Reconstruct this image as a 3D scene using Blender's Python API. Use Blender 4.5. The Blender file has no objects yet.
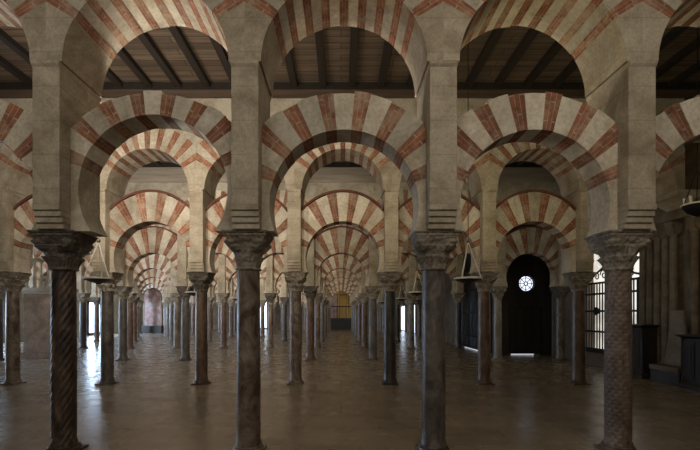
import bpy, bmesh, math, random
from mathutils import Vector
R = random.Random(7); R2 = random.Random(5)
PI = math.pi
scene = bpy.context.scene
COL = scene.collection

# ------------------------------------------------------------------ layout (metres)
S = 3.2            # column spacing along an arcade
Y0 = 7.0           # first arcade
W = 6.85           # nave width
NROW = 8
CAPB, ABA, ABT = 3.13, 3.63, 3.77      # capital foot, abacus foot, abacus top
CORB, CEIL = 6.42, 9.72
PF, PB = -0.50, 0.60                   # pier front and back from the column axis
XR, XL = 12.0, -27.3

# ------------------------------------------------------------------ materials
def mat(name):
    m = bpy.data.materials.new(name); m.use_nodes = True
    nt = m.node_tree; nt.nodes.clear()
    out = nt.nodes.new('ShaderNodeOutputMaterial'); b = nt.nodes.new('ShaderNodeBsdfPrincipled')
    nt.links.new(b.outputs[0], out.inputs[0])
    return m, nt, b
def N(nt, t, **kw):
    n = nt.nodes.new(t)
    for k, v in kw.items():
        if hasattr(n, k): setattr(n, k, v)
        else: n.inputs[k.replace('_', ' ')].default_value = v
    return n
def ramp(nt, fac, stops):
    n = nt.nodes.new('ShaderNodeValToRGB'); e = n.color_ramp.elements
    while len(e) < len(stops): e.new(0.5)
    for i, (p, c) in enumerate(stops):
        e[i].position = p; e[i].color = (*c, 1)
    nt.links.new(fac, n.inputs[0]); return n
def coords(nt, kind='Object', scale=(1, 1, 1), rand=True):
    tc = nt.nodes.new('ShaderNodeTexCoord'); mp = nt.nodes.new('ShaderNodeMapping')
    mp.inputs['Scale'].default_value = scale
    nt.links.new(tc.outputs[kind], mp.inputs[0])
    if rand:
        oi = nt.nodes.new('ShaderNodeObjectInfo'); mm = nt.nodes.new('ShaderNodeVectorMath'); mm.operation = 'SCALE'
        cx = nt.nodes.new('ShaderNodeCombineXYZ')
        for k in range(3): nt.links.new(oi.outputs['Random'], cx.inputs[k])
        nt.links.new(cx.outputs[0], mm.inputs[0]); mm.inputs['Scale'].default_value = 37.0
        nt.links.new(mm.outputs[0], mp.inputs['Location'])
    return mp.outputs[0]
def mix(nt, a, b, fac, mode='MIX'):
    n = nt.nodes.new('ShaderNodeMix'); n.data_type = 'RGBA'; n.blend_type = mode
    for s, v in ((6, a), (7, b), (0, fac)):
        if hasattr(v, 'links'): nt.links.new(v, n.inputs[s])
        elif isinstance(v, tuple): n.inputs[s].default_value = (*v, 1)
        else: n.inputs[s].default_value = v
    return n.outputs[2]
def bump(nt, b, h, strength=.3, dist=.02):
    n = N(nt, 'ShaderNodeBump'); n.inputs['Strength'].default_value = strength; n.inputs['Distance'].default_value = dist
    nt.links.new(h, n.inputs['Height']); nt.links.new(n.outputs[0], b.inputs['Normal'])

def tone(nt, c):
    at = N(nt, 'ShaderNodeAttribute', attribute_name='stone_tone'); cx = N(nt, 'ShaderNodeCombineColor')
    for k in range(3): nt.links.new(at.outputs['Fac'], cx.inputs[k])
    return mix(nt, c, cx.outputs[0], 1.0, 'MULTIPLY')
def stone(name, c1, c2, c3, rough=.8, courses=None, sc=2.5, toned=False):
    m, nt, b = mat(name); v = coords(nt)
    n1 = N(nt, 'ShaderNodeTexNoise', Scale=sc, Detail=8.0, Roughness=.65); nt.links.new(v, n1.inputs['Vector'])
    n2 = N(nt, 'ShaderNodeTexNoise', Scale=sc * 9, Detail=6.0, Roughness=.7); nt.links.new(v, n2.inputs['Vector'])
    r = ramp(nt, n1.outputs[0], [(.3, c1), (.55, c2), (.75, c3)])
    r2 = ramp(nt, n2.outputs[0], [(.32, (.68, .655, .62)), (.58, (1, 1, 1))])
    c = mix(nt, r.outputs[0], r2.outputs[0], .8, 'MULTIPLY')
    n5 = N(nt, 'ShaderNodeTexNoise', Scale=.9, Detail=9.0, Roughness=.7, Distortion=.8); nt.links.new(v, n5.inputs['Vector'])
    r5 = ramp(nt, n5.outputs[0], [(.38, (.58, .54, .48)), (.56, (1, 1, 1))]); c = mix(nt, c, r5.outputs[0], .8, 'MULTIPLY')
    h = n2.outputs[0]
    if courses:
        tc = N(nt, 'ShaderNodeTexCoord'); sx = N(nt, 'ShaderNodeSeparateXYZ'); nt.links.new(tc.outputs['Object'], sx.inputs[0])
        md = N(nt, 'ShaderNodeMath', operation='PINGPONG'); md.inputs[1].default_value = courses / 2
        nt.links.new(sx.outputs[2], md.inputs[0])
        rr = ramp(nt, md.outputs[0], [(0.0, (.62, .58, .52)), (.012, (1, 1, 1))])
        c = mix(nt, c, rr.outputs[0], .7, 'MULTIPLY')
    if toned: c = tone(nt, c)
    nt.links.new(c, b.inputs['Base Color']); b.inputs['Roughness'].default_value = rough
    bump(nt, b, h, .35, .02)
    return m
M = {}
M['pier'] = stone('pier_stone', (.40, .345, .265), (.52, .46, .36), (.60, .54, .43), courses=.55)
M['cream'] = stone('cream_voussoir', (.56, .50, .39), (.74, .68, .57), (.84, .80, .70), sc=1.6, toned=True)
M['haunch'] = stone('cream_haunch_stone', (.50, .44, .34), (.64, .58, .47), (.72, .67, .57), sc=1.6)
M['wall'] = stone('wall_plaster', (.42, .38, .31), (.50, .46, .38), (.56, .52, .44))
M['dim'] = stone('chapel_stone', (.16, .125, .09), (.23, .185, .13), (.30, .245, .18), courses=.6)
M['screen'] = stone('screen_stone', (.24, .16, .105), (.34, .235, .16), (.42, .31, .22), sc=1.4)
M['capital'] = stone('capital_marble', (.20, .175, .145), (.34, .305, .25), (.46, .42, .36), .65, sc=6)
def carved(m):
    nt = m.node_tree; b = next(n for n in nt.nodes if n.type == 'BSDF_PRINCIPLED'); v = coords(nt)
    vo = N(nt, 'ShaderNodeTexVoronoi', Scale=13.0); nt.links.new(v, vo.inputs['Vector'])
    bump(nt, b, vo.outputs['Distance'], .9, .03); return m
carved(M['capital'])
M['darkcap'] = stone('dark_capital_marble', (.085, .075, .062), (.16, .14, .115), (.25, .22, .18), .6, sc=7)

carved(M['darkcap'])
def brick():
    m, nt, b = mat('red_brick')
    tc = N(nt, 'ShaderNodeTexCoord'); v = coords(nt)
    bt = N(nt, 'ShaderNodeTexBrick'); nt.links.new(tc.outputs['UV'], bt.inputs['Vector'])
    bt.inputs['Scale'].default_value = 1; bt.inputs['Brick Width'].default_value = .85; bt.inputs['Mortar Size'].default_value = .018; bt.inputs['Mortar Smooth'].default_value = .3
    bt.inputs['Color1'].default_value = (.32, .125, .068, 1); bt.inputs['Color2'].default_value = (.23, .09, .053, 1)
    bt.inputs['Mortar'].default_value = (.42, .33, .24, 1)
    n = N(nt, 'ShaderNodeTexNoise', Scale=5.0, Detail=9.0, Roughness=.72); nt.links.new(v, n.inputs['Vector'])
    r = ramp(nt, n.outputs[0], [(.3, (.42, .38, .38)), (.5, (1, 1, 1)), (.68, (1.35, 1.25, 1.15))])
    c = mix(nt, bt.outputs[0], r.outputs[0], 1.0, 'MULTIPLY')
    n3 = N(nt, 'ShaderNodeTexNoise', Scale=2.2, Detail=10.0, Roughness=.75); nt.links.new(v, n3.inputs['Vector'])
    r3 = ramp(nt, n3.outputs[0], [(.47, (0, 0, 0)), (.64, (.8, .8, .8))])
    c = mix(nt, c, (.50, .39, .28), r3.outputs[0])      # worn patches of old plaster
    c = tone(nt, c)
    nt.links.new(c, b.inputs['Base Color']); b.inputs['Roughness'].default_value = .85
    bump(nt, b, bt.outputs['Fac'], -.4, .01)
    return m
M['brick'] = brick()
M['hood'] = stone('dark_red_moulding', (.12, .045, .03), (.17, .065, .045), (.22, .10, .07))

def marble(name, c1, c2, c3, pattern=None, rough=.38):
    m, nt, b = mat(name); v = coords(nt, scale=(1, 1, .6))
    n1 = N(nt, 'ShaderNodeTexNoise', Scale=3.2, Detail=10.0, Roughness=.7, Distortion=1.2); nt.links.new(v, n1.inputs['Vector'])
    r = ramp(nt, n1.outputs[0], [(.38, c1), (.52, c2), (.66, c3)])
    n2 = N(nt, 'ShaderNodeTexNoise', Scale=22.0, Detail=4.0); nt.links.new(v, n2.inputs['Vector'])
    r2 = ramp(nt, n2.outputs[0], [(.35, (.7, .7, .7)), (.6, (1, 1, 1))])
    c = mix(nt, r.outputs[0], r2.outputs[0], .7, 'MULTIPLY')
    nt.links.new(c, b.inputs['Base Color']); b.inputs['Roughness'].default_value = rough
    if pattern:
        tc = N(nt, 'ShaderNodeTexCoord')
        hs = []
        for rot in ((.75, -.75) if pattern == 'diaper' else (.62,)):
            mp = N(nt, 'ShaderNodeMapping'); mp.inputs['Rotation'].default_value = (0, 0, rot)
            nt.links.new(tc.outputs['UV'], mp.inputs[0])
            wv = N(nt, 'ShaderNodeTexWave'); wv.inputs['Scale'].default_value = 3.6 if pattern == 'diaper' else 3.4
            wv.inputs['Distortion'].default_value = .4 if pattern == 'diaper' else 1.4
            wv.inputs['Detail Scale'].default_value = 3
            nt.links.new(mp.outputs[0], wv.inputs['Vector']); hs.append(wv.outputs['Fac'])
        h = hs[0]
        if len(hs) > 1:
            mm = N(nt, 'ShaderNodeMath', operation='MAXIMUM'); nt.links.new(hs[0], mm.inputs[0]); nt.links.new(hs[1], mm.inputs[1]); h = mm.outputs[0]
        bump(nt, b, h, .65, .014)
    else:
        bump(nt, b, n2.outputs[0], .15, .01)
    return m
MARB = {
    'grey': marble('grey_marble', (.06, .052, .045), (.12, .105, .09), (.19, .165, .14)),
    'brown': marble('brown_marble', (.065, .038, .025), (.125, .078, .052), (.21, .145, .10)),
    'dark': marble('dark_marble', (.025, .022, .02), (.055, .046, .04), (.10, .085, .07)),
    'pale': marble('pale_marble', (.19, .165, .135), (.27, .24, .195), (.34, .31, .26)),
    'red': marble('reddish_marble', (.08, .042, .028), (.15, .085, .058), (.22, .14, .10)),
    'carved': marble('carved_dark_marble', (.022, .015, .012), (.085, .055, .038), (.20, .14, .10), 'spiral', .5),
    'diaper': marble('diapered_brown_marble', (.085, .06, .045), (.17, .125, .10), (.26, .20, .16), 'diaper', .5),
    'mottled': marble('mottled_grey_brown_marble', (.07, .042, .028), (.19, .145, .11), (.30, .265, .225)),
    'slate': marble('slate_marble', (.055, .045, .04), (.12, .105, .095), (.20, .175, .15)),
}
def floor_mat():
    m, nt, b = mat('floor_slabs')
    v = coords(nt, rand=False)
    bt = N(nt, 'ShaderNodeTexBrick'); nt.links.new(v, bt.inputs['Vector'])
    for k, x in (('Scale', 1), ('Brick Width', 1.6), ('Row Height', 1.05), ('Mortar Size', .007), ('Mortar Smooth', .3)): bt.inputs[k].default_value = x
    bt.inputs['Color1'].default_value = (.27, .22, .16, 1); bt.inputs['Color2'].default_value = (.22, .178, .13, 1); bt.inputs['Mortar'].default_value = (.12, .096, .07, 1)
    mp = N(nt, 'ShaderNodeMapping'); mp.inputs['Scale'].default_value = (.5, 1.6, 1); mp.inputs['Rotation'].default_value = (0, 0, .35); nt.links.new(v, mp.inputs[0])
    n = N(nt, 'ShaderNodeTexNoise', Scale=1.0, Detail=8.0, Roughness=.6, Distortion=.6); nt.links.new(mp.outputs[0], n.inputs['Vector'])
    r = ramp(nt, n.outputs[0], [(.3, (.78, .76, .75)), (.55, (1, 1, 1)), (.75, (1.15, 1.12, 1.1))])
    c = mix(nt, bt.outputs[0], r.outputs[0], 1.0, 'MULTIPLY'); nt.links.new(c, b.inputs['Base Color'])
    n2 = N(nt, 'ShaderNodeTexNoise', Scale=1.3, Detail=5.0); nt.links.new(v, n2.inputs['Vector'])
    rr = ramp(nt, n2.outputs[0], [(.3, (.20, .20, .20)), (.7, (.32, .32, .32))]); nt.links.new(rr.outputs[0], b.inputs['Roughness'])
    n4 = N(nt, 'ShaderNodeTexNoise', Scale=.9, Detail=2.0); nt.links.new(v, n4.inputs['Vector'])
    bump(nt, b, n4.outputs[0], .03, .02)
    return m
M['floor'] = floor_mat()
def wood(name, c1, c2, c3, axis=0, rough=.7, plank=None):
    m, nt, b = mat(name); sc = [9, 9, 9]; sc[axis] = .5
    v = coords(nt, scale=tuple(sc))
    n = N(nt, 'ShaderNodeTexNoise', Scale=1.0, Detail=9.0, Roughness=.65); nt.links.new(v, n.inputs['Vector'])
    r = ramp(nt, n.outputs[0], [(.3, c1), (.52, c2), (.74, c3)]); c = r.outputs[0]
    if plank:
        tc = N(nt, 'ShaderNodeTexCoord')
        bt = N(nt, 'ShaderNodeTexBrick'); nt.links.new(tc.outputs['Object'], bt.inputs['Vector'])
        for k, x in (('Scale', 1), ('Brick Width', 3.1), ('Row Height', plank), ('Mortar Size', .012)): bt.inputs[k].default_value = x
        bt.inputs['Color1'].default_value = (1, 1, 1, 1); bt.inputs['Color2'].default_value = (.58, .58, .6, 1); bt.inputs['Mortar'].default_value = (.15, .14, .14, 1)
        c = mix(nt, c, bt.outputs[0], 1.0, 'MULTIPLY')
    nt.links.new(c, b.inputs['Base Color']); b.inputs['Roughness'].default_value = rough
    bump(nt, b, n.outputs[0], .25, .01)
    return m
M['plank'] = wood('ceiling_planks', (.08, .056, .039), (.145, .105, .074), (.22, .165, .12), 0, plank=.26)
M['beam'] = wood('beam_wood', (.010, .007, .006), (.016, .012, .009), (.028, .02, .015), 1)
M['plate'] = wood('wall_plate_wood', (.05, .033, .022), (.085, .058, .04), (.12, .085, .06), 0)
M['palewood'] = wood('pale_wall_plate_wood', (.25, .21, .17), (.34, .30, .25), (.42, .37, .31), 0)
M['darkwood'] = wood('dark_carved_wood', (.012, .009, .008), (.022, .017, .014), (.038, .028, .022), 2, .55)
M['bench'] = wood('bench_wood', (.08, .05, .035), (.13, .085, .06), (.18, .12, .09), 1, .6)
def plain(name, c, rough=.5, metal=0.0):
    m, nt, b = mat(name)
    n = N(nt, 'ShaderNodeTexNoise', Scale=14.0, Detail=5.0); nt.links.new(coords(nt), n.inputs['Vector'])
    r = ramp(nt, n.outputs[0], [(.3, tuple(x * .75 for x in c)), (.7, c)]); nt.links.new(r.outputs[0], b.inputs['Base Color'])
    b.inputs['Roughness'].default_value = rough; b.inputs['Metallic'].default_value = metal
    return m
M['iron'] = plain('wrought_iron', (.018, .017, .017), .5, .3)
M['bluesteel'] = plain('blue_grey_iron_sheet', (.035, .040, .050), .35, .2)
M['brass'] = plain('aged_brass', (.42, .36, .27), .35, .8)
M['bronze'] = plain('dark_bronze', (.035, .03, .026), .35, .6)
M['silver'] = plain('pale_metal_chain', (.85, .82, .75), .5, .05)
M['gold'] = plain('gilded_carving', (.55, .36, .10), .4, .5)
M['fresco'] = None
def glow(name, c, s, c2=None):
    m, nt, b = mat(name)
    b.inputs['Base Color'].default_value = (*c, 1); b.inputs['Emission Strength'].default_value = s
    if c2:
        n = N(nt, 'ShaderNodeTexNoise', Scale=1.3, Detail=4.0); nt.links.new(coords(nt), n.inputs['Vector'])
        r = ramp(nt, n.outputs[0], [(.38, c2), (.62, c)]); nt.links.new(r.outputs[0], b.inputs['Emission Color'])
    else: b.inputs['Emission Color'].default_value = (*c, 1)
    return m
M['daylight'] = glow('daylight_glass', (.62, .78, 1.0), 7.0)
M['farlight'] = glow('far_daylight_glass', (.72, .84, 1.0), 2.5)
M['gateglow'] = glow('lit_chapel_glow', (1.0, .95, .86), 1.0, (.45, .40, .34))
M['rose'] = glow('rose_window_glass', (.80, .86, 1.0), 1.5)
M['slit'] = glow('daylight_slit', (.85, .9, 1.0), .5)
def fresco():
    m, nt, b = mat('faded_painted_panel')
    n = N(nt, 'ShaderNodeTexNoise', Scale=1.6, Detail=6.0, Roughness=.6); nt.links.new(coords(nt), n.inputs['Vector'])
    r = ramp(nt, n.outputs[0], [(.32, (.16, .11, .12)), (.48, (.34, .20, .17)), (.6, (.42, .34, .32)), (.74, (.24, .22, .28))])
    nt.links.new(r.outputs[0], b.inputs['Base Color']); b.inputs['Roughness'].default_value = .6
    return m
M['fresco'] = fresco()

# ------------------------------------------------------------------ mesh helpers
class MB:
    def __init__(s): s.v = []; s.f = []; s.uv = []; s.mi = []; s.sm = []; s.tn = []; s.tone = 1.0
    def face(s, pts, uv=None, mi=0, smooth=False):
        i = len(s.v); s.v += [tuple(p) for p in pts]; s.f.append(tuple(range(i, i + len(pts))))
        s.uv.append(uv or [(0, 0)] * len(pts)); s.mi.append(mi); s.sm.append(smooth); s.tn.append(s.tone)
    def box(s, x0, x1, y0, y1, z0, z1, mi=0):
        P = [(x0, y0, z0), (x1, y0, z0), (x1, y1, z0), (x0, y1, z0), (x0, y0, z1), (x1, y0, z1), (x1, y1, z1), (x0, y1, z1)]
        for q in ((0, 3, 2, 1), (4, 5, 6, 7), (0, 1, 5, 4), (1, 2, 6, 5), (2, 3, 7, 6), (3, 0, 4, 7)): s.face([P[k] for k in q], mi=mi)
        return s
    def frustum(s, a, z0, b, z1, mi=0):   # a, b = (x0,x1,y0,y1)
        P = [(a[0], a[2], z0), (a[1], a[2], z0), (a[1], a[3], z0), (a[0], a[3], z0), (b[0], b[2], z1), (b[1], b[2], z1), (b[1], b[3], z1), (b[0], b[3], z1)]
        for q in ((0, 3, 2, 1), (4, 5, 6, 7), (0, 1, 5, 4), (1, 2, 6, 5), (2, 3, 7, 6), (3, 0, 4, 7)): s.face([P[k] for k in q], mi=mi)
        return s
    def prism(s, poly, y0, y1, mi=0):     # poly of (x, z)
        s.face([(x, y0, z) for x, z in poly], mi=mi); s.face([(x, y1, z) for x, z in reversed(poly)], mi=mi)
        n = len(poly)
        for i in range(n):
            a, b = poly[i], poly[(i + 1) % n]
            s.face([(a[0], y0, a[1]), (a[0], y1, a[1]), (b[0], y1, b[1]), (b[0], y0, b[1])], mi=mi)
        return s
    def lathe(s, prof, n=24, c=(0, 0), mi=0):   # prof of (r, z)
        L = 0
        for k in range(len(prof) - 1):
            (r0, z0), (r1, z1) = prof[k], prof[k + 1]; dl = math.hypot(r1 - r0, z1 - z0)
            for i in range(n):
                a, b = 2 * PI * i / n, 2 * PI * (i + 1) / n
                ca, sa, cb, sb = math.cos(a), math.sin(a), math.cos(b), math.sin(b)
                pts = [(c[0] + r0 * ca, c[1] + r0 * sa, z0), (c[0] + r0 * cb, c[1] + r0 * sb, z0), (c[0] + r1 * cb, c[1] + r1 * sb, z1), (c[0] + r1 * ca, c[1] + r1 * sa, z1)]
                uv = [(a * .215, L), (b * .215, L), (b * .215, L + dl), (a * .215, L + dl)]
                if r0 < 1e-6: pts = [pts[0], pts[2], pts[3]]; uv = [uv[0], uv[2], uv[3]]
                elif r1 < 1e-6: pts = pts[:3]; uv = uv[:3]
                s.face(pts, uv, mi, True)
            L += dl
        return s
    def rod(s, p, q, r, n=8, mi=0):
        p, q = Vector(p), Vector(q); d = (q - p).normalized()
        u = d.orthogonal().normalized(); w = d.cross(u)
        A = [p + (u * math.cos(2 * PI * i / n) + w * math.sin(2 * PI * i / n)) * r for i in range(n)]
        B = [x + (q - p) for x in A]
        for i in range(n): s.face([A[i], A[(i + 1) % n], B[(i + 1) % n], B[i]], mi=mi, smooth=True)
        s.face(list(reversed(A)), mi=mi); s.face(B, mi=mi); return s
    def mesh(s, name, mats, merge=True, bevel=0):
        me = bpy.data.meshes.new(name); me.from_pydata(s.v, [], s.f)
        ul = me.uv_layers.new(name='UVMap'); k = 0
        for p, u in zip(me.polygons, s.uv):
            for j in range(len(u)): ul.data[k].uv = u[j]; k += 1
        if any(t != 1.0 for t in s.tn): me.attributes.new('stone_tone', 'FLOAT', 'FACE').data.foreach_set('value', s.tn)
        me.polygons.foreach_set('material_index', s.mi); me.polygons.foreach_set('use_smooth', s.sm)
        for m in (mats if isinstance(mats, (list, tuple)) else [mats]): me.materials.append(m)
        if merge:
            bm = bmesh.new(); bm.from_mesh(me); bmesh.ops.remove_doubles(bm, verts=bm.verts, dist=1e-5)
            if bevel:
                es = [e for e in bm.edges if len(e.link_faces) == 2 and e.calc_face_angle(0) > .5]
                bmesh.ops.bevel(bm, geom=es, offset=bevel, segments=2, profile=.5, affect='EDGES', clamp_overlap=True)
            bmesh.ops.recalc_face_normals(bm, faces=bm.faces)
            bm.to_mesh(me); bm.free()
        if any(s.sm): me.set_sharp_from_angle(angle=.7)
        me.update(); return me
def obj(name, me, parent=None, loc=(0, 0, 0), rz=0, kind=None):
    o = bpy.data.objects.new(name, me); COL.objects.link(o); o.location = loc; o.rotation_euler.z = rz
    if parent: o.parent = parent
    if kind: o['kind'] = kind
    return o
def thing(name, label, cat, loc=(0, 0, 0), group=None, rz=0):
    o = bpy.data.objects.new(name, None); COL.objects.link(o); o.location = loc; o.rotation_euler.z = rz
    o.empty_display_size = .2
    o['label'] = label; o['category'] = cat; o['kind'] = 'thing'
    if group: o['group'] = group
    return o
def copy_thing(src, label, loc):
    c = src.copy(); COL.objects.link(c); c.location = loc; c['label'] = label
    for ch in list(src.children):
        d = ch.copy(); COL.objects.link(d); d.parent = c
        for g in list(ch.children):
            e = g.copy(); COL.objects.link(e); e.parent = d
    return c

# ------------------------------------------------------------------ where is it
ORD = ['front', 'second', 'third', 'fourth', 'fifth', 'sixth', 'seventh', 'eighth']
NTH = ['first', 'second', 'third', 'fourth', 'fifth', 'sixth', 'seventh', 'eighth', 'ninth']
def col_pos(k):                     # k = odd multiples of S/2 -> 1, 3, 5 ...
    return '%s %s of the central aisle' % (NTH[(abs(k) - 1) // 2], 'left' if k < 0 else 'right')
def bay_pos(j):
    return 'the central aisle' if j == 0 else 'the %s bay %s of the central aisle' % (NTH[abs(j) - 1], 'left' if j < 0 else 'right')

# ------------------------------------------------------------------ column pieces
def capital_mesh(name, m, amp=1.0, nt_=96, nz=30):
    b = MB(); H = ABA - CAPB
    def P(i, j):
        t = j / nz; th = 2 * PI * i / nt_
        r = .19 + .10 * t ** 1.5
        # two tiers of leaves, tips curling out
        for (z0, z1, off) in ((.04, .48, 0), (.30, .82, PI / 8)):
            if z0 <= t <= z1:
                s = (t - z0) / (z1 - z0)
                lf = max(0.0, math.cos(4 * (th + off))) if False else abs(math.cos(4 * (th + off)))
                vein = .78 + .22 * math.cos(24 * (th + off))
                r += amp * (.03 + .105 * s ** 2.0) * (lf ** (.5 + .8 * s)) * vein * (1 if s < .9 else .25)
        # volutes under the corners
        if t > .62:
            s = (t - .62) / .38
            c4 = abs(math.cos(2 * (th - PI / 4))) ** 5
            r += (.06 + .19 * s) * c4 * (1 if s < .9 else .9)
        sq = 1 / max(abs(math.cos(th)), abs(math.sin(th)))
        k = max(0, (t - .86) / .14)
        r = r * (1 - k) + (.33 * min(sq, 1.30)) * k
        return (r * math.cos(th), r * math.sin(th), CAPB + H * t)
    for j in range(nz):
        for i in range(nt_):
            b.face([P(i, j), P(i + 1, j), P(i + 1, j + 1), P(i, j + 1)], smooth=True)
    b.face([P(i, 0) for i in range(nt_)][::-1]); b.face([P(i, nz) for i in range(nt_)])
    # necking ring
    b.lathe([(.18, CAPB), (.215, CAPB), (.225, CAPB + .02), (.215, CAPB + .04), (.18, CAPB + .04)], 32)
    return b.mesh(name, m)
def abacus_mesh(name, m):
    b = MB()
    b.frustum((-.31, .31, -.29, .30), ABA, (-.345, .345, -.32, .33), ABA + .06)
    b.box(-.355, .355, -.33, .34, ABA + .06, ABA + .085)
    b.frustum((-.345, .345, -.32, .33), ABA + .085, (-.37, .37, -.345, .355), ABT - .03)
    b.box(-.375, .375, -.35, .36, ABT - .03, ABT)
    return b.mesh(name, m)
def shaft_mesh(name, m, r0=.203, r1=.188):
    b = MB(); prof = [(r0 + .018, .135), (r0 + .018, .165), (r0, .21)]
    for k in range(1, 11):
        t = k / 10; prof.append((r0 + (r1 - r0) * t + .006 * math.sin(PI * t), .21 + (CAPB - .21) * t))
    b.lathe(prof, 40); return b.mesh(name, m)
def base_mesh(name, m):
    b = MB(); b.box(-.265, .265, -.265, .265, 0, .045)
    b.lathe([(0, .045), (.255, .045), (.268, .065), (.26, .09), (.24, .10), (.245, .12), (.237, .135), (0, .135)], 32)
    return b.mesh(name, m)
CAPM = {k: capital_mesh('capital_mesh', M[m], a) for k, m, a in (('std', 'capital', 1), ('dark', 'darkcap', 1), ('smooth', 'capital', .35))}
ABAM = {'std': abacus_mesh('abacus_mesh', M['capital']), 'dark': abacus_mesh('abacus_mesh', M['darkcap']), }
ABAM['smooth'] = ABAM['std']
SHM = {k: shaft_mesh('shaft_mesh', m) for k, m in MARB.items()}
SHM['carved'] = shaft_mesh('shaft_mesh', MARB['carved'], .190, .182); SHM['diaper'] = shaft_mesh('shaft_mesh', MARB['diaper'], .202, .196)
BAM = {k: base_mesh('base_mesh', m) for k, m in MARB.items()}
def column(var, cap, label, loc, group):
    t = thing('column', label, 'column', loc, group)
    rz = R2.choice((0, PI / 2, PI, -PI / 2))
    obj('column_base', BAM[var], t); obj('shaft', SHM[var], t, rz=rz)
    obj('capital', CAPM[cap], t); obj('abacus', ABAM[cap], t)
    return t

# ------------------------------------------------------------------ pier pieces
UC, UR = 6.45, 1.34          # upper arch: centre height, inner radius
A0 = math.radians(31)        # the upper voussoirs start here
PZ = ABT + .38
def pier_shaft_mesh():
    b = MB(); b.box(-.22, .22, PF, PB, PZ, CORB); return b.mesh('pier_shaft_mesh', M['pier'], bevel=.012)
def pier_foot_mesh():
    b = MB(); n = 4
    for i in range(n):                       # stacked rolls stepping out from the capital to the deeper pier
        z0, z1 = ABT + .38 * i / n, ABT + .38 * (i + 1) / n; f = -.36 + (PF + .36) * (i + 1) / n; g = .38 + (PB - .38) * (i + 1) / n; w = .223
        b.box(-w, w, f - .012, g + .012, z0 + .007, z1); b.box(-w + .01, w - .01, f + .004, g - .004, z0, z0 + .007)
    return b.mesh('pier_foot_mesh', M['pier'])
def pier_ledge_mesh():
    b = MB(); b.frustum((-.222, .222, PF - .002, PB + .002), CORB - .06, (-.223, .223, PF - .03, PB + .03), CORB - .02); b.box(-.2235, .2235, PF - .03, PB + .03, CORB - .02, CORB + .03)
    return b.mesh('pier_ledge_mesh', M['pier'])
def half_springer_mesh(s):
    """plain stone from the ledge to the first red voussoir, one half on each side of an arch"""
    b = MB(); n = 10; E = S / 2; pts = [(UR * math.cos(A0 * i / n), UC + UR * math.sin(A0 * i / n)) for i in range(n + 1)]
    pts = [(UR, CORB + .03)] + pts
    for (x0, z0), (x1, z1) in zip(pts, pts[1:]):
        for y in (PF, PB): b.face([(s * E, y, z0), (s * x0, y, z0), (s * x1, y, z1), (s * E, y, z1)])
        b.face([(s * x0, PF, z0), (s * x0, PB, z0), (s * x1, PB, z1), (s * x1, PF, z1)], smooth=True)
        b.face([(s * E, PF, z0), (s * E, PB, z0), (s * E, PB, z1), (s * E, PF, z1)])
    x, z = pts[-1]; az = UC + E * math.tan(A0)
    for y in (PF, PB): b.face([(s * E, y, z), (s * x, y, z), (s * E, y, az)])
    b.face([(s * x, PF, z), (s * x, PB, z), (s * E, PB, az), (s * E, PF, az)]); b.face([(s * E, PF, z), (s * E, PB, z), (s * E, PB, az), (s * E, PF, az)])
    x, z = pts[0]; b.face([(s * E, PF, z), (s * x, PF, z), (s * x, PB, z), (s * E, PB, z)])
    return b.mesh('springer_mesh', M['pier'])
PSM, PFM, PLM = pier_shaft_mesh(), pier_foot_mesh(), pier_ledge_mesh()
SPR = {q: half_springer_mesh(q) for q in (-1, 1)}
def pier(label, loc, group):
    t = thing('pier', label, 'pier', loc, group)
    obj('pier_shaft', PSM, t); obj('foot_moulding', PFM, t); obj('ledge', PLM, t)
    return t

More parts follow.
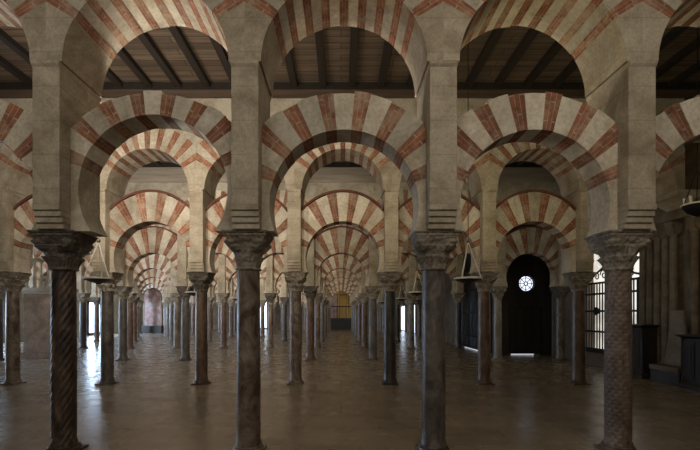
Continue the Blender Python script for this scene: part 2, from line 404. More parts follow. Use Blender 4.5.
# ------------------------------------------------------------------ arches
def ring_mesh(name, cz, ri, ext, xmax, bounds, y0, y1, rnd, jit=.03, top=None):
    """voussoirs between consecutive angles of bounds (radians from +x); odd pieces are brick"""
    b = MB()
    def outer(a, j):
        dx, dz = math.cos(a), math.sin(a)
        ez, er = ext
        oz = cz - ez; B = oz * dz; t = -B + math.sqrt(max(0, B * B - oz * oz + er * er)) + j
        if abs(dx) > 1e-6: t = min(t, xmax / abs(dx))
        return max(t, ri + .02)
    for k in range(len(bounds) - 1):
        a0, a1 = bounds[k], bounds[k + 1]; red = k % 2 == 0; mi = 1 if red else 0
        n = max(2, int(round(abs(a1 - a0) / math.radians(2.6)))); j = rnd.uniform(-jit, jit)
        b.tone = rnd.uniform(.72, 1.06)
        dy = rnd.uniform(-.008, .008) + (.006 if red else 0); rj = rnd.uniform(-.006, .006)
        pts = []
        for i in range(n + 1):
            f = i / n; a = a0 + (a1 - a0) * f; r = ri + rj; ro = outer(a, j)
            pts.append((f, (r * math.cos(a), cz + r * math.sin(a)), (ro * math.cos(a), cz + ro * math.sin(a)), ro - r))
        u = 2.0 * rnd.random()
        for i in range(n):
            f0, p0, q0, l0 = pts[i]; f1, p1, q1, l1 = pts[i + 1]
            ya, yb = y0 + dy, y1 - dy; v0, v1 = f0 * .75, f1 * .75; s = 1.3
            b.face([(p0[0], ya, p0[1]), (p1[0], ya, p1[1]), (q1[0], ya, q1[1]), (q0[0], ya, q0[1])], [(u, v0), (u, v1), (u + l1 * s, v1), (u + l0 * s, v0)], mi)
            b.face([(p0[0], yb, p0[1]), (q0[0], yb, q0[1]), (q1[0], yb, q1[1]), (p1[0], yb, p1[1])], [(u, v0), (u + l0 * s, v0), (u + l1 * s, v1), (u, v1)], mi)
            d = (yb - ya) * s
            b.face([(p0[0], ya, p0[1]), (p0[0], yb, p0[1]), (p1[0], yb, p1[1]), (p1[0], ya, p1[1])], [(u, v0), (u + d, v0), (u + d, v1), (u, v1)], mi)
            b.face([(q0[0], ya, q0[1]), (q1[0], ya, q1[1]), (q1[0], yb, q1[1]), (q0[0], yb, q0[1])], [(u, v0), (u, v1), (u + d, v1), (u + d, v0)], mi)
        for (f, p, q, l) in (pts[0], pts[-1]):
            ya, yb = y0 + dy, y1 - dy
            b.face([(p[0], ya, p[1]), (q[0], ya, q[1]), (q[0], yb, q[1]), (p[0], yb, p[1])], mi=mi)
    me = b.mesh(name, [M['cream'], M['brick']], merge=False)
    bm = bmesh.new(); bm.from_mesh(me); bmesh.ops.recalc_face_normals(bm, faces=bm.faces); bm.to_mesh(me); bm.free()
    return me
LZ, LR, LY0, LY1, LX = 4.22, 1.25, -.24, .27, S / 2 - .224
def lower_bounds():
    c = [-68.3, -48.8, -29.3, -9.75, 9.75, 29.3, 48.8, 68.3]; w = 4.3; out = []
    for x in c: out += [90 - x + w, 90 - x - w]     # descending angle
    return [math.radians(a) for a in out]
def lower_ring(ext, seed, dz=0): return ring_mesh('voussoir_ring_mesh', LZ + dz, LR, ext, LX, lower_bounds(), LY0, LY1, random.Random(seed), .025)
def lower_foot(side, LZ=LZ):
    """plain stone haunch from the last red voussoir down to the capital"""
    b = MB(); a1 = math.radians(90 - 68.3 - 4.3); zb = ABT
    a0 = -math.asin((LZ - zb) / LR); n = 14; inn = []
    for i in range(n + 1):
        a = a0 + (a1 - a0) * i / n; inn.append((LR * math.cos(a), LZ + LR * math.sin(a)))
    t = LX / math.cos(a1); topo = (LX, LZ + t * math.sin(a1))
    s = side
    for i in range(n):
        (xa, za), (xb, zb_) = inn[i], inn[i + 1]
        oz0 = za if i < n else za
        zo0 = zb + (topo[1] - zb) * i / n; zo1 = zb + (topo[1] - zb) * (i + 1) / n
        for y, flip in ((LY0, 0), (LY1, 1)):
            b.face([(s * xa, y, za), (s * LX, y, zo0), (s * LX, y, zo1), (s * xb, y, zb_)])
        b.face([(s * xa, LY0, za), (s * xa, LY1, za), (s * xb, LY1, zb_), (s * xb, LY0, zb_)], smooth=True)
        b.face([(s * LX, LY0, zo0), (s * LX, LY1, zo0), (s * LX, LY1, zo1), (s * LX, LY0, zo1)])
    xa, za = inn[0]; b.face([(s * xa, LY0, za), (s * LX, LY0, za), (s * LX, LY1, za), (s * xa, LY1, za)])
    xa, za = inn[-1]; b.face([(s * xa, LY0, za), (s * LX, LY0, topo[1]), (s * LX, LY1, topo[1]), (s * xa, LY1, za)])
    return b.mesh('haunch_mesh', M['haunch'])
EXT1 = (4.15, 1.95); EXT2 = (4.70, 1.74)
RING1 = [lower_ring(EXT1, s) for s in (1, 2, 3)]; RINGH = lower_ring(EXT1, 9, .25); FOOTH = {s: lower_foot(s, LZ + .25) for s in (-1, 1)}; RING2 = [lower_ring(EXT2, s) for s in (4, 5, 6)]
FOOT = {s: lower_foot(s) for s in (-1, 1)}
EXT3 = (4.85, 1.90); RING3 = [lower_ring(EXT3, s) for s in (21, 22, 23)]
def hood_mesh(ext):
    b = MB(); ez, er = ext; pr = []
    n = 40; r2 = er + .075; amax = math.acos(min(1, LX / r2))
    for i in range(n + 1):
        a = amax + (PI - 2 * amax) * i / n
        pr.append([(r * math.cos(a), ez + r * math.sin(a)) for r in (er + .005, er + .075)])
    for i in range(n):
        (p0, q0), (p1, q1) = pr[i], pr[i + 1]; y0, y1 = LY0 - .05, LY1 + .05
        b.face([(p0[0], y0, p0[1]), (p1[0], y0, p1[1]), (q1[0], y0, q1[1]), (q0[0], y0, q0[1])]); b.face([(p0[0], y1, p0[1]), (q0[0], y1, q0[1]), (q1[0], y1, q1[1]), (p1[0], y1, p1[1])])
        b.face([(p0[0], y0, p0[1]), (p0[0], y1, p0[1]), (p1[0], y1, p1[1]), (p1[0], y0, p1[1])]); b.face([(q0[0], y0, q0[1]), (q1[0], y0, q1[1]), (q1[0], y1, q1[1]), (q0[0], y1, q0[1])])
    return b.mesh('hood_moulding_mesh', M['hood'])
HOOD, HOOD3 = hood_mesh(EXT2), hood_mesh(EXT3)
def horseshoe(label, loc, row, v, group):
    t = thing('horseshoe_arch', label, 'arch', loc, group)
    hi = row == 0 and v == -1
    obj('voussoir_ring', RINGH if hi else (RING1 if row == 0 else RING2 if row == 1 else RING3)[v % 3], t)
    F = FOOTH if hi else FOOT; obj('haunch', F[-1], t); obj('haunch', F[1], t)
    if row > 0: obj('hood_moulding', HOOD if row == 1 else HOOD3, t)
    return t
UEXT = (6.45, 2.12)
def upper_bounds():
    n = 17; tot = PI - 2 * A0; wr, wc = .86, 1.0
    ws = [wr if k % 2 == 0 else wc for k in range(n)]; sc = tot / sum(ws); a = PI - A0; out = [a]
    for w in ws: a -= w * sc; out.append(a)
    return out
URING = [ring_mesh('upper_voussoir_ring_mesh', UC, UR, UEXT, S / 2, upper_bounds(), PF, PB, random.Random(s), .0) for s in (11, 12)]
def spandrel_mesh():
    b = MB(); n = 30; a0 = math.acos(S / 2 / UEXT[1]); prev = None; y0, y1 = PF + .03, PB - .03
    for i in range(n + 1):
        a = a0 + (PI - 2 * a0) * i / n; x, z = UEXT[1] * math.cos(a), UEXT[0] + UEXT[1] * math.sin(a) + .002
        if i == 0: x = S / 2
        if i == n: x = -S / 2
        if prev:
            px, pz = prev
            b.face([(px, y0, pz), (px, y0, CEIL), (x, y0, CEIL), (x, y0, z)]); b.face([(px, y1, pz), (x, y1, z), (x, y1, CEIL), (px, y1, CEIL)])
            b.face([(px, y0, pz), (x, y0, z), (x, y1, z), (px, y1, pz)]); b.face([(px, y0, CEIL), (px, y1, CEIL), (x, y1, CEIL), (x, y0, CEIL)])
        else: b.face([(x, y0, z), (x, y1, z), (x, y1, CEIL), (x, y0, CEIL)])
        prev = (x, z)
    x, z = prev; b.face([(x, y0, z), (x, y0, CEIL), (x, y1, CEIL), (x, y1, z)])
    return b.mesh('spandrel_mesh', M['wall'])
SPAN = spandrel_mesh()
def round_arch(label, loc, v, group):
    t = thing('round_arch', label, 'arch', loc, group)
    obj('voussoir_ring', URING[v % 2], t); obj('spandrel', SPAN, t); obj('springer', SPR[-1], t); obj('springer', SPR[1], t)
    return t

# ------------------------------------------------------------------ the arcades
FRONT = {-3: ('carved', 'dark', 'dark brown column with spiral carving and blackened leafy capital in the front row'),
         -1: ('mottled', 'smooth', 'smooth grey and brown mottled column, first left of the central aisle, front row'),
         1: ('slate', 'std', 'smooth slate grey column with leafy carved capital in the front row'),
         3: ('diaper', 'std', 'brown column carved all over with small crossed lozenges in the front row')}
ROW2 = {-7: 'mottled', -5: 'slate', -3: 'brown', -1: 'mottled', 1: 'dark', 3: 'brown', 5: 'brown', 7: 'dark'}
ADJ = {'grey': 'grey', 'brown': 'brown', 'dark': 'dark', 'pale': 'pale', 'red': 'reddish', 'mottled': 'mottled grey-brown', 'slate': 'slate grey'}
KMIN = [-3, -7, -11, -15, -15, -15, -15, -15]
KMAX = [3, 7, 7, 5, 5, 5, 5, 5]
SKIP = {('c', 1, 7), ('p', 1, 7), ('h', 1, 3)}
for r in range(4, NROW): SKIP |= {('u', r, j) for j in range(-9, 9)}          # out of sight behind nearer arches
SKIP |= {('u', 3, j) for j in (-8, -7, -6)} | {('h', 7, j) for j in (-8, -7, -6, -2, -1, 1, 2)}
for r in range(NROW):
    y = Y0 + r * W - (.13 if r == 1 else 0); rw = ORD[r]; dx = (.05, .06, .03)[r] if r < 3 else 0; cx = 0 if r == 0 else dx
    for k in range(KMIN[r], KMAX[r] + 1, 2):
        x = k * S / 2
        if r == 0:
            var, cap, lab = FRONT[k]
        else:
            if r == 1: var = ROW2[k]
            elif r == 2 and k == 5: var = 'pale'
            else: var = R.choice(['grey', 'brown', 'dark', 'brown', 'mottled', 'red', 'slate'])
            cap = 'std' if R.random() < .6 else 'dark'
            lab = '%s marble column in the %s row, %s' % (ADJ[var] if r == 1 else 'weathered', rw, col_pos(k))
        if ('c', r, k) not in SKIP: column(var, cap, lab, (x + cx, y, 0), 'columns of the %s row' % rw)
        if ('p', r, k) not in SKIP: pier('pale stone pier above the column %s, %s row' % (col_pos(k), rw), (x + dx, y, 0), 'piers of the %s row' % rw)
    for j in range((KMIN[r] - 1) // 2, (KMAX[r] + 1) // 2 + 1):
        x = j * S
        if x + S / 2 > (XR if r < 3 else 8.7): continue
        if ('h', r, j) not in SKIP: horseshoe('striped horseshoe arch over %s, %s row' % (bay_pos(j), rw), (x + dx, y, 0), r, j, 'horseshoe arches of the %s row' % rw)
        if ('u', r, j) not in SKIP: round_arch('upper round arch over %s, %s row' % (bay_pos(j), rw), (x + dx, y, 0), j, 'round arches of the %s row' % rw)

# ------------------------------------------------------------------ the shell
YB, YE = -5.0, Y0 + NROW * W + .3
def struct(name, b, m, **k):
    o = obj(name, b.mesh(name + '_mesh', m), kind='structure'); return o
struct('floor', MB().box(XL, XR, YB, YE, -.2, 0), M['floor'])
ceil = struct('ceiling', MB().box(XL, XR, YB, YE, CEIL + .16, CEIL + .3), M['plank'])
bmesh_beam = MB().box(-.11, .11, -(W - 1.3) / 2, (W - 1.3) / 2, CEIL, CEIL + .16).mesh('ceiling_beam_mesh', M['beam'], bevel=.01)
for r in range(1, 3):
    yc = Y0 + (r - .5) * W - .02
    for i in range(-11, 13):
        x = i * .94 + .36
        if -10.6 < x < XR - .3: obj('ceiling_beam', bmesh_beam, ceil, (x, yc, 0))
    for yy, w in ((Y0 + r * W + PF - (.25 if r == 1 else .12), .12), (Y0 + (r - 1) * W + PB, .12)):
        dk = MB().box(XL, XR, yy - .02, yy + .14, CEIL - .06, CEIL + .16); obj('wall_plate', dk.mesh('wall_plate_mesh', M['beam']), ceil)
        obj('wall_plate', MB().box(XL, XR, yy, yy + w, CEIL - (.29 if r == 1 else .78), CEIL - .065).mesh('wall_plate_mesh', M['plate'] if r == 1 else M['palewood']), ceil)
struct('wall_left', MB().box(XL - .3, XL, YB, YE, 0, CEIL + .16), M['wall'])
struct('wall_back', MB().box(XL, XR, YB - .3, YB, 0, CEIL + .16), M['wall'])
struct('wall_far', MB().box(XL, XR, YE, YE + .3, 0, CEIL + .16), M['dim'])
# right wall with the opening of the lit chapel
g0, g1, gz0, gz1 = 16.05, 19.8, .55, 5.3
b = MB(); b.box(XR, XR + .5, YB, g0, 0, CEIL + .16); b.box(XR, XR + .5, g1, 22.9, 0, CEIL + .16); b.box(XR, XR + .5, g0, g1, 0, gz0); b.box(XR, XR + .5, g0, g1, gz1, CEIL + .16)
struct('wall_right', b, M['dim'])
o = obj('window_1', MB().box(XR + .38, XR + .42, g0, g1, gz0, gz1).mesh('window_glass_mesh', M['gateglow']), kind='structure')  # glowing pane stands in for the lit chapel interior behind the gate
# enclosure beyond the third row
EX, EY = 8.75, 23.0
b = MB(); b.box(EX, XR, EY, EY + .3, 2.75, 3.5); b.box(EX, 9.55, EY, EY + .3, 0, 2.75); b.box(11.45, XR, EY, EY + .3, 0, 2.75)
rx, rz_, rr = 10.58, 4.1, .48
b.box(EX, rx - rr, EY, EY + .3, 3.5, 4.7); b.box(rx + rr, XR, EY, EY + .3, 3.5, 4.7); b.box(EX, XR, EY, EY + .3, 4.7, CEIL + .16); b.box(rx - rr, rx + rr, EY, EY + .3, 3.5, rz_ - rr); b.box(rx - rr, rx + rr, EY, EY + .3, rz_ + rr, 4.7)
n = 32                                                                  # round the square hole
for q in range(n):
    a, c = 2 * PI * q / n, 2 * PI * (q + 1) / n
    def sqp(t): s = rr / max(abs(math.cos(t)), abs(math.sin(t))); return (rx + s * math.cos(t), rz_ + s * math.sin(t))
    def cip(t): return (rx + (rr - .04) * math.cos(t), rz_ + (rr - .04) * math.sin(t))
    b.prism([cip(a), sqp(a), sqp(c), cip(c)], EY + .001, EY + .299)
struct('wall_chapel', b, M['darkwood'])
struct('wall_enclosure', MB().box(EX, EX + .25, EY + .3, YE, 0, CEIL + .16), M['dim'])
w2 = obj('window_2', MB().lathe([(0, 0), (rr - .03, 0), (rr - .03, .03), (0, .03)], 32).mesh('rose_glass_mesh', M['rose']), kind='structure', loc=(rx, EY + .25, rz_)); w2.rotation_euler.x = PI / 2
tb = MB()
for q in range(8):
    a = 2 * PI * q / 8; a2 = a + PI / 8
    tb.rod((math.cos(a) * .08, 0, math.sin(a) * .08), (math.cos(a) * .45, 0, math.sin(a) * .45), .022, 6)
for rad, t in ((.10, .03), (.33, .02), (.445, .03)):
    for q in range(24):
        a, c = 2 * PI * q / 24, 2 * PI * (q + 1) / 24
        tb.rod((rad * math.cos(a), 0, rad * math.sin(a)), (rad * math.cos(c), 0, rad * math.sin(c)), t, 6)
tr = obj('window_tracery', tb.mesh('rose_tracery_mesh', M['iron']), w2); tr.rotation_euler.x = -PI / 2; tr.location = (0, 0, .12)
# double door under the rose window
d = obj('door_1', MB().box(9.55, 11.45, EY + .12, EY + .2, .09, 2.75).mesh('door_mesh', M['darkwood']), kind='structure')
for x0, x1 in ((9.6, 10.48), (10.52, 11.4)):
    lf = MB()
    for z0, z1 in ((.2, .85), (.95, 1.7), (1.8, 2.6)):
        for a in (0, 1):
            xa = x0 + .06 + a * (x1 - x0) / 2; xb = xa + (x1 - x0) / 2 - .12; lf.box(xa, xb, EY + .08, EY + .12, z0, z1)
    obj('door_panel', lf.mesh('door_panel_mesh', M['darkwood'], bevel=.01), d)
obj('door_light_gap', MB().box(9.75, 11.05, EY + .16, EY + .18, 0.01, .085).mesh('door_gap_mesh', M['slit']), d)
# daylight openings in the left wall
for i, yy in enumerate((17.3, 24.1, 31.0, 37.8, 44.6, 51.5)):
    w = obj('window_%d' % (i + 3), MB().box(XL + .03, XL + .06, yy - 1.0, yy + 1.0, .3, 3.6).mesh('window_glass_mesh', M['daylight']), kind='structure')
    f = MB(); f.box(XL, XL + .14, yy - 1.12, yy - 1, 0, 3.72); f.box(XL, XL + .14, yy + 1, yy + 1.12, 0, 3.72); f.box(XL, XL + .14, yy - 1, yy + 1, 3.6, 3.72); f.box(XL, XL + .14, yy - 1, yy + 1, 0, .3)
    f.box(XL + .06, XL + .1, yy - .03, yy + .03, .3, 3.6)
    obj('window_frame', f.mesh('window_frame_mesh', M['darkwood']), w)

for nm, bx in (('window_9', (-12.9, -11.4, YE - .05, YE - .02, .2, 4.2)), ('window_10', (EX - .05, EX - .02, 47.0, 50.6, .1, 3.4)), ('window_11', (EX - .05, EX - .02, 54.5, 58.6, .1, 3.4))):
    w = obj(nm, MB().box(*bx).mesh('window_glass_mesh', M['farlight']), kind='structure')
    f = MB(); x0, x1, y0, y1, z0, z1 = bx
    if x1 - x0 > .5: f.box(x0 - .15, x0, y0 - .1, y1, 0, z1 + .15).box(x1, x1 + .15, y0 - .1, y1, 0, z1 + .15).box(x0, x1, y0 - .1, y1, z1, z1 + .15)
    else: f.box(x0 - .1, x1, y0 - .15, y0, 0, z1 + .15).box(x0 - .1, x1, y1, y1 + .15, 0, z1 + .15).box(x0 - .1, x1, y0, y1, z1, z1 + .15)
    obj('window_frame', f.mesh('window_frame_mesh', M['darkwood']), w)

# ------------------------------------------------------------------ hanging lamps
def lamp_proto(label, loc, top, wide=.35):
    t = thing('hanging_lamp', label, 'lamp', loc, 'dish lamps on long chains')
    ap = 1.0
    obj('chain', MB().rod((0, 0, ap + .05), (0, 0, top - loc[2]), .011, 6).mesh('lamp_chain_mesh', M['bronze']), t)
    obj('finial', MB().lathe([(0, ap - .06), (.035, ap - .05), (.055, ap), (.03, ap + .04), (.012, ap + .1), (0, ap + .1)], 16).mesh('lamp_finial_mesh', M['brass']), t)
    for q in range(3):
        a = PI * .5 + 2 * PI * q / 3 + .28
        obj('suspension_chain', MB().rod((wide * .9 * math.cos(a), wide * .9 * math.sin(a), .05), (0, 0, ap - .03), .013, 6).mesh('lamp_suspension_mesh', M['silver']), t)
    obj('dish', MB().lathe([(0, -.13), (.06, -.125), (.07, -.10), (.18, -.075), (wide * .86, -.02), (wide * .96, .0), (wide * .8, .0), (0, -.05)], 32).mesh('lamp_dish_mesh', M['bronze']), t)
    obj('rim', MB().lathe([(wide * .94, 0), (wide, .0), (wide * 1.02, .02), (wide, .045), (wide * .94, .045), (wide * .94, 0)], 40).mesh('lamp_rim_mesh', M['silver']), t)
    return t
NV = lambda k: Y0 + (k - .5) * W
TOPZ = CEIL + .16
LZ0 = 3.27
L1 = lamp_proto('dish lamp hanging nearest on the left, beside the carved dark column', (-6.26, NV(1), LZ0), TOPZ)
for k, x, lb in ((1, 3.28, 'dish lamp hanging before the dark iron screen, large, on a long visible chain'),
                 (2, -6.3, 'small dish lamp hanging between the second and third rows, left side'),
                 (2, 3.25, 'small dish lamp half hidden by the slate grey front column'),
                 (3, 3.62, 'small dish lamp right beside the dark column of the second row'),
                 (3, -6.2, 'tiny dish lamp hanging between third and fourth rows at left'),
                 (4, 3.2, 'tiny dish lamp left of the dark second row column')):
    copy_thing(L1, lb, (x, NV(k), LZ0))
t = thing('hanging_lamp', 'black bowl lamp with small glass cups at the right edge', 'lamp', (9.2, NV(1), 5.18))
obj('chain', MB().rod((0, 0, .9), (0, 0, TOPZ - 5.18), .014, 6).mesh('lamp_chain_mesh', M['iron']), t)
obj('bowl', MB().lathe([(0, -.30), (.08, -.28), (.22, -.2), (.31, -.06), (.33, .02), (.30, .02), (.2, -.12), (0, -.2)], 32).mesh('lamp_bowl_mesh', M['iron']), t)
obj('rim', MB().lathe([(.30, .0), (.345, .0), (.345, .04), (.30, .04), (.30, 0)], 32).mesh('lamp_rim_mesh', M['silver']), t)
for q in range(3):
    a = 2 * PI * q / 3 + .9
    obj('suspension_chain', MB().rod((.31 * math.cos(a), .31 * math.sin(a), .04), (0, 0, .92), .012, 6).mesh('lamp_suspension_mesh', M['iron']), t)
for q in range(6):
    a = 2 * PI * q / 6 + .3
    obj('glass_cup', MB().lathe([(0, .04), (.022, .04), (.03, .16), (.036, .22), (0, .22)], 12, (.26 * math.cos(a), .26 * math.sin(a))).mesh('lamp_cup_mesh', M['silver']), t)

# ------------------------------------------------------------------ right side chapel fittings
t = thing('iron_gate', 'black wrought-iron gate before the brightly lit chapel opening', 'gate', (XR - .08, (g0 + g1) / 2, gz0))
gw = (g1 - g0) / 2; gh = 3.3
obj('frame', MB().box(-.05, .05, -gw, -gw + .1, 0, gh).box(-.05, .05, gw - .1, gw, 0, gh).box(-.05, .05, -.07, .07, 0, gh).box(-.05, .05, -gw, gw, 0, .22).mesh('gate_frame_mesh', M['iron']), t)
for z in (1.0, 1.95, 2.75, 3.25): obj('rail', MB().box(-.035, .035, -gw + .1, gw - .1, z - .045, z + .045).mesh('gate_rail_mesh', M['iron']), t)
barm = MB().rod((0, 0, .22), (0, 0, gh), .03, 8).mesh('gate_bar_mesh', M['iron'])
for i in range(18):
    yy = -gw + .2 + i * (2 * gw - .4) / 17
    obj('bar', barm, t, (0, yy, 0))
for yy in (-gw / 2, gw / 2): obj('medallion', MB().lathe([(0, -.04), (.17, -.04), (.2, 0), (.17, .04), (0, .04)], 20).mesh('gate_medallion_mesh', M['iron']), t, (0, yy, 1.95)).rotation_euler = (0, PI / 2, 0)
cb = MB()
for i in range(22):                      # scrolled cresting rising to the middle
    y0_ = -gw + i * 2 * gw / 22; y1_ = y0_ + 2 * gw / 22
    f = lambda q: gh + .12 + .75 * max(0, 1 - abs(q) / gw) ** 1.4
    cb.rod((0, y0_, f(y0_)), (0, y1_, f(y1_)), .05, 6)
for yy, s in ((-.9, .2), (.9, .2), (-.4, .26), (.4, .26), (0, .32), (-1.35, .14), (1.35, .14)):
    zc = gh + .05 + s
    for q in range(14):
        a, c = 2 * PI * q / 14 * 1.3, 2 * PI * (q + 1) / 14 * 1.3; ra, rc = s * (1 - q / 18), s * (1 - (q + 1) / 18)
        cb.rod((0, yy + ra * math.cos(a), zc + ra * math.sin(a)), (0, yy + rc * math.cos(c), zc + rc * math.sin(c)), .028, 6)
cb.rod((0, 0, gh + .8), (0, 0, gh + 1.25), .03, 6); cb.rod((0, -.14, gh + 1.08), (0, .14, gh + 1.08), .025, 6)
obj('cresting', cb.mesh('gate_cresting_mesh', M['iron']), t)

t = thing('iron_screen', 'tall blue-black iron screen with close bars beside the dark portal', 'screen', (EX - .12, EY + .4, 0))
SL = 5.6; SH = 6.9
obj('backing_sheet', MB().box(.04, .1, 0, SL, .25, SH).mesh('screen_sheet_mesh', M['bluesteel']), t)
obj('plinth', MB().box(-.05, .11, 0, SL, .1, .27).mesh('screen_plinth_mesh', M['iron']), t)
obj('light_gap', MB().box(.06, .1, .3, SL - .6, .012, .1).mesh('screen_gap_mesh', M['slit']), t)
for z in (.9, 2.4, 3.9, 5.4, 6.8): obj('rail', MB().box(-.04, .04, 0, SL, z - .05, z + .05).mesh('screen_rail_mesh', M['iron']), t)
sb = MB().rod((0, 0, .27), (0, 0, SH), .028, 8).mesh('screen_bar_mesh', M['bluesteel'])
for i in range(20): obj('bar', sb, t, (0, .14 + i * (SL - .28) / 19, 0))

PIL = MB(); PIL.box(-.16, .16, -.17, .17, .4, .6); PIL.lathe([(0, .6), (.165, .6), (.165, .66), (.135, .62), (.125, 5.1), (.16, 5.14), (.16, 5.2), (0, 5.2)], 20)
PILM = PIL.mesh('pilaster_shaft_mesh', M['dim']); PCAP = MB().frustum((-.14, .14, -.16, .16), 5.2, (-.2, .2, -.17, .17), 5.5).box(-.21, .21, -.175, .175, 5.5, 5.62).mesh('pilaster_capital_mesh', M['dim'])
for i, yy in enumerate((15.72, 15.36, 15.0, 14.64, 14.28, 13.4, 13.04, 12.4)):
    t = thing('pilaster', 'slim engaged stone pilaster on the right wall, %s from the iron gate' % NTH[i], 'pilaster', (XR - .24, yy, 0), 'pilasters of the right wall')
    obj('shaft', PILM, t); obj('capital', PCAP, t)
struct('trim_1', MB().box(XR - .55, XR, 10.5, 15.95, 5.62, 5.95).box(XR - .45, XR, 10.5, 15.95, 5.95, 6.15), M['dim'])
struct('trim_3', MB().frustum((XR - .2, XR, Y0 + W - .43, Y0 + W + .3), 5.75, (XR - .95, XR, Y0 + W - .66, Y0 + W + .5), 6.25).box(XR - 1.0, XR, Y0 + W - .66, Y0 + W + .5, 6.25, CORB + .02), M['pier'])
struct('trim_2', MB().box(XR - .44, XR, 10.5, 15.95, 0, .4).box(XR - .35, XR, g0 - .05, g1 + .2, 0, .5), M['dim'])

def cabinet(label, loc, w, dp, h):
    t = thing('cabinet', label, 'cabinet', loc, 'black cabinets by the right wall')
    obj('body', MB().box(-dp, 0, -w / 2, w / 2, .22, h - .12).mesh('cabinet_body_mesh', M['darkwood'], bevel=.01), t)
    obj('plinth', MB().box(-dp - .06, 0, -w / 2 - .06, w / 2 + .06, 0, .14).frustum((-dp - .06, 0, -w / 2 - .06, w / 2 + .06), .14, (-dp, 0, -w / 2, w / 2), .22).mesh('cabinet_plinth_mesh', M['darkwood']), t)
    obj('cornice', MB().frustum((-dp, 0, -w / 2, w / 2), h - .12, (-dp - .12, 0, -w / 2 - .12, w / 2 + .12), h - .04).box(-dp - .13, 0, -w / 2 - .13, w / 2 + .13, h - .04, h).mesh('cabinet_cornice_mesh', M['darkwood']), t)
    for s in (-1, 1):
        obj('door', MB().box(-dp - .025, -dp, s * w / 4 - w / 4 + .04, s * w / 4 + w / 4 - .04, .32, h - .22).box(-dp - .045, -dp - .025, s * w / 4 - w / 4 + .12, s * w / 4 + w / 4 - .12, .42, h - .32).mesh('cabinet_door_mesh', M['darkwood'], bevel=.008), t)
        obj('corner_post', MB().lathe([(0, .22), (.05, .22), (.03, .3), (.045, h * .5), (.03, h - .2), (.05, h - .12), (0, h - .12)], 12, (-dp - .01, s * (w / 2 + .0))).mesh('cabinet_post_mesh', M['darkwood']), t)
    return t
cabinet('black carved wooden cabinet standing next to the iron gate', (XR - .45, 15.25, 0), 1.0, .55, 1.98)
cabinet('black carved wooden cabinet cut by the right edge of the picture', (XR - .45, 12.45, 0), .95, .62, 1.72)
t = thing('stone_bench', 'low dark bench with brown seat between the two black cabinets', 'bench', (XR - .45, 13.82, 0))
obj('base', MB().box(-.5, 0, -.62, .62, 0, .42).mesh('bench_base_mesh', M['darkwood'], bevel=.01), t)
obj('seat', MB().box(-.55, 0, -.62, .62, .42, .6).mesh('bench_seat_mesh', M['bench'], bevel=.02), t)
obj('backrest', MB().frustum((-.1, 0, -.5, .5), .6, (-.06, 0, -.25, .25), 2.5).mesh('bench_backrest_mesh', M['dim'], bevel=.02), t)

# ------------------------------------------------------------------ left and far fittings
t = thing('stone_screen', 'broad brown stone block with balustrade on top behind the left columns', 'screen', (-16.1, 22.3, 0))
obj('block', MB().box(-1.05, 1.05, -.5, .5, .3, 3.45).mesh('screen_block_mesh', M['screen'], bevel=.02), t)
obj('plinth', MB().box(-1.15, 1.15, -.6, .6, 0, .3).mesh('screen_plinth_mesh', M['screen'], bevel=.02), t)
obj('cornice', MB().frustum((-1.05, 1.05, -.5, .5), 3.45, (-1.2, 1.2, -.65, .65), 3.62).box(-1.2, 1.2, -.65, .65, 3.62, 3.78).mesh('screen_cornice_mesh', M['wall']), t)
bl = MB().lathe([(0, 3.78), (.09, 3.78), (.09, 3.86), (.05, 3.9), (.075, 4.15), (.045, 4.6), (.05, 5.1), (.09, 5.15), (.09, 5.2), (0, 5.2)], 14).mesh('baluster_mesh', M['wall'])
for i in range(6): obj('baluster', bl, t, (-.95 + i * .38, -.35, 0))
obj('top_rail', MB().box(-1.1, 1.1, -.48, -.22, 5.2, 5.36).mesh('screen_top_rail_mesh', M['wall']), t)

t = thing('altarpiece', 'gilded altarpiece with dark base closing the central aisle', 'altarpiece', (.3, YE - .35, 0))
obj('base', MB().box(-2.0, 2.0, -.3, .3, 0, 1.5).mesh('altar_base_mesh', M['darkwood'], bevel=.02), t)
for x in (-1.4, 0, 1.4): obj('panel', MB().box(x - .55, x + .55, -.12, .1, 1.6, 5.2).mesh('altar_panel_mesh', M['gold' if x >= 0 else 'fresco'], bevel=.02), t)
for x in (-2.0, -.7, .7, 2.0): obj('gilded_column', MB().lathe([(0, 1.5), (.14, 1.5), (.1, 1.65), (.11, 3), (.09, 5.1), (.15, 5.3), (0, 5.3)], 14, (x, -.2)).mesh('altar_column_mesh', M['gold']), t)
obj('pediment', MB().box(-2.2, 2.2, -.3, .2, 5.3, 5.6).prism([(-2.1, 5.6), (2.1, 5.6), (0, 6.9)], -.2, .1).mesh('altar_pediment_mesh', M['gold']), t)
t = thing('iron_railing', 'black iron railing across the far end of the central aisle', 'railing', (0, Y0 + 7 * W + 1.6, 0))
for z in (.3, 1.6, 3.3): obj('rail', MB().box(-1.75, 1.75, -.05, .05, z, z + .14).mesh('railing_rail_mesh', M['iron']), t)
rb = MB().rod((0, 0, 0), (0, 0, 3.3), .028, 6).mesh('railing_bar_mesh', M['iron'])
for i in range(17): obj('bar', rb, t, (-1.68 + i * .21, 0, 0))
t = thing('painted_altarpiece', 'pale pink faded painted altarpiece far down the left bay', 'altarpiece', (-23.1, 49.6, 0))
obj('panel', MB().box(-1.0, 1.0, -.1, .1, .9, 5.4).mesh('painting_panel_mesh', M['fresco']), t)
obj('frame', MB().box(-1.15, -1, -.14, .14, .9, 5.4).box(1, 1.15, -.14, .14, .9, 5.4).box(-1.15, 1.15, -.14, .14, 5.4, 5.6).mesh('painting_frame_mesh', M['screen']), t)
obj('base', MB().box(-1.2, 1.2, -.4, .3, 0, .9).mesh('painting_base_mesh', M['darkwood']), t)

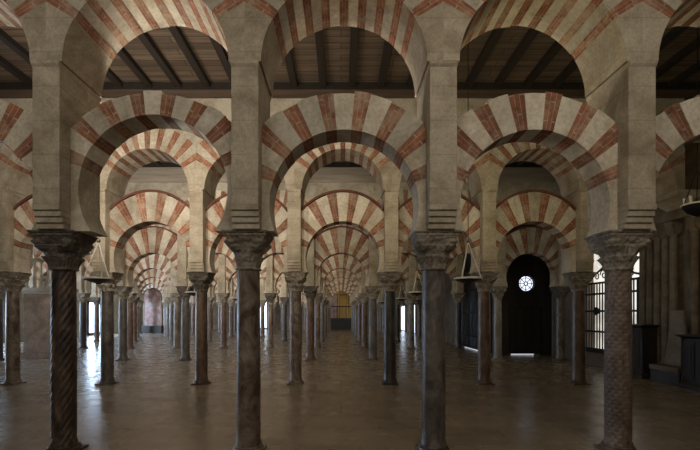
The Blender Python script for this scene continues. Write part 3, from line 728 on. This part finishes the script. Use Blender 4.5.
# ------------------------------------------------------------------ light
def point(x, y, z, e, c=(1, .80, .58), r=.12):
    l = bpy.data.lights.new('flood_or_fill_light', 'POINT'); l.energy = e; l.color = c; l.shadow_soft_size = r
    o = bpy.data.objects.new('flood_or_fill_light', l); COL.objects.link(o); o.location = (x, y, z); return o
def area(x, y, z, sx, sy, e, c, tgt):
    l = bpy.data.lights.new('area_light', 'AREA'); l.shape = 'RECTANGLE'; l.size = sx; l.size_y = sy; l.energy = e; l.color = c
    o = bpy.data.objects.new('area_light', l); COL.objects.link(o); o.location = (x, y, z)
    o.rotation_euler = (Vector(tgt) - Vector((x, y, z))).to_track_quat('-Z', 'Y').to_euler(); return o
WARM, NEUT, YEL = (1, .79, .56), (1, .88, .72), (1, .85, .50)
def spot(x, y, z, e, c, tgt, ang=150, r=.15):
    l = bpy.data.lights.new('flood_or_fill_light', 'SPOT'); l.energy = e; l.color = c; l.shadow_soft_size = r; l.spot_size = math.radians(ang); l.spot_blend = 1.0
    o = bpy.data.objects.new('flood_or_fill_light', l); COL.objects.link(o); o.location = (x, y, z)
    o.rotation_euler = (Vector(tgt) - Vector((x, y, z))).to_track_quat('-Z', 'Y').to_euler()
area(-6, -.5, 8.2, 5, 3, 140, (1, .90, .76), (-4, 7, 5))
area(3, -.5, 8.2, 5, 3, 180, (1, .88, .70), (4, 7, 5))            # the nave the viewer stands in
# floodlights standing on the capitals' level between the arcades, aimed up at the next arcade
for r in range(NROW - 1):
    ya = Y0 + r * W + .95
    for j, e, c in ((-6, 800, NEUT), (-4, 800, NEUT), (-2, 1000, NEUT), (-1, 360, NEUT), (0, 150, WARM), (1, 130, YEL), (2, 100, YEL)):
        if abs(j) * S > .95 * (ya + 4): continue
        if r >= 3 and j in (2,): continue
        e *= 1.0 if r < 1 else .8 if j < -1 else .6
        spot(j * S, ya, 6.15, e, c, (j * S, ya + 5, 7.4))
# and a few aimed back at the undersides of the front arcade
for j, e, c in ((-2, 130, NEUT), (-1, 290, NEUT), (0, 60, WARM), (1, 85, YEL), (2, 30, YEL)):
    spot(j * S - 1.6, Y0 + .95, 5.75, e, c, (j * S + .5, Y0 + .1, 8.0), 160)
for r in range(0, NROW - 1):                                          # downlights added under the ceiling to brighten the floor
    for x in (-19.2, -12.8, -6.4, 0, 6.4):
        if abs(x) < .9 * (Y0 + r * W + 4): spot(x, Y0 + (r + .5) * W, 9.2, (520 if x < -8 and 1 <= r < 4 else 230 if x < -3 else 120 if x < 3 else 50) * (1 if r else .9), (.62, .78, 1) if x < -8 and r else NEUT if x < 0 else YEL, (x, Y0 + (r + .5) * W, 0), 110)  # bluish ones at left imitate daylight on the floor
for yy, e in ((17.3, 700), (24.1, 800), (31.0, 600), (44.6, 1200), (51.5, 900)):                # daylight from the openings in the left wall
    area(XL + .2, yy, 2.2, 2, 3, e, (.55, .74, 1.0), (XL + 9, yy, .6))
area(0, -4, 2.6, 9, 2, 30, (1, .90, .78), (0, 7, 2.6))  # low fill added behind the camera for front columns and capitals
point(10.2, 12.6, 4.2, 7, YEL)  # small warm light added to brighten the right wall
w = bpy.data.worlds.new('world'); scene.world = w; w.use_nodes = True
w.node_tree.nodes['Background'].inputs[0].default_value = (.02, .018, .015, 1)

# ------------------------------------------------------------------ camera
c = bpy.data.cameras.new('camera'); c.sensor_width = 36; c.lens = 404 / 700 * 36
c.shift_x = 9 / 700; c.shift_y = 88.5 / 700; c.clip_end = 300; c.clip_start = .05
co = bpy.data.objects.new('camera', c); COL.objects.link(co); co.location = (0, 0, 2.39); co.rotation_euler = (PI / 2, 0, 0)
scene.camera = co
vs = scene.view_settings; vs.view_transform = 'Standard'; vs.look = 'None'; vs.gamma = 1; vs.use_curve_mapping = False; vs.exposure = 0.0
scene.cycles.max_bounces = 6; scene.cycles.diffuse_bounces = 4; scene.cycles.glossy_bounces = 3
scene.cycles.sample_clamp_indirect = 4
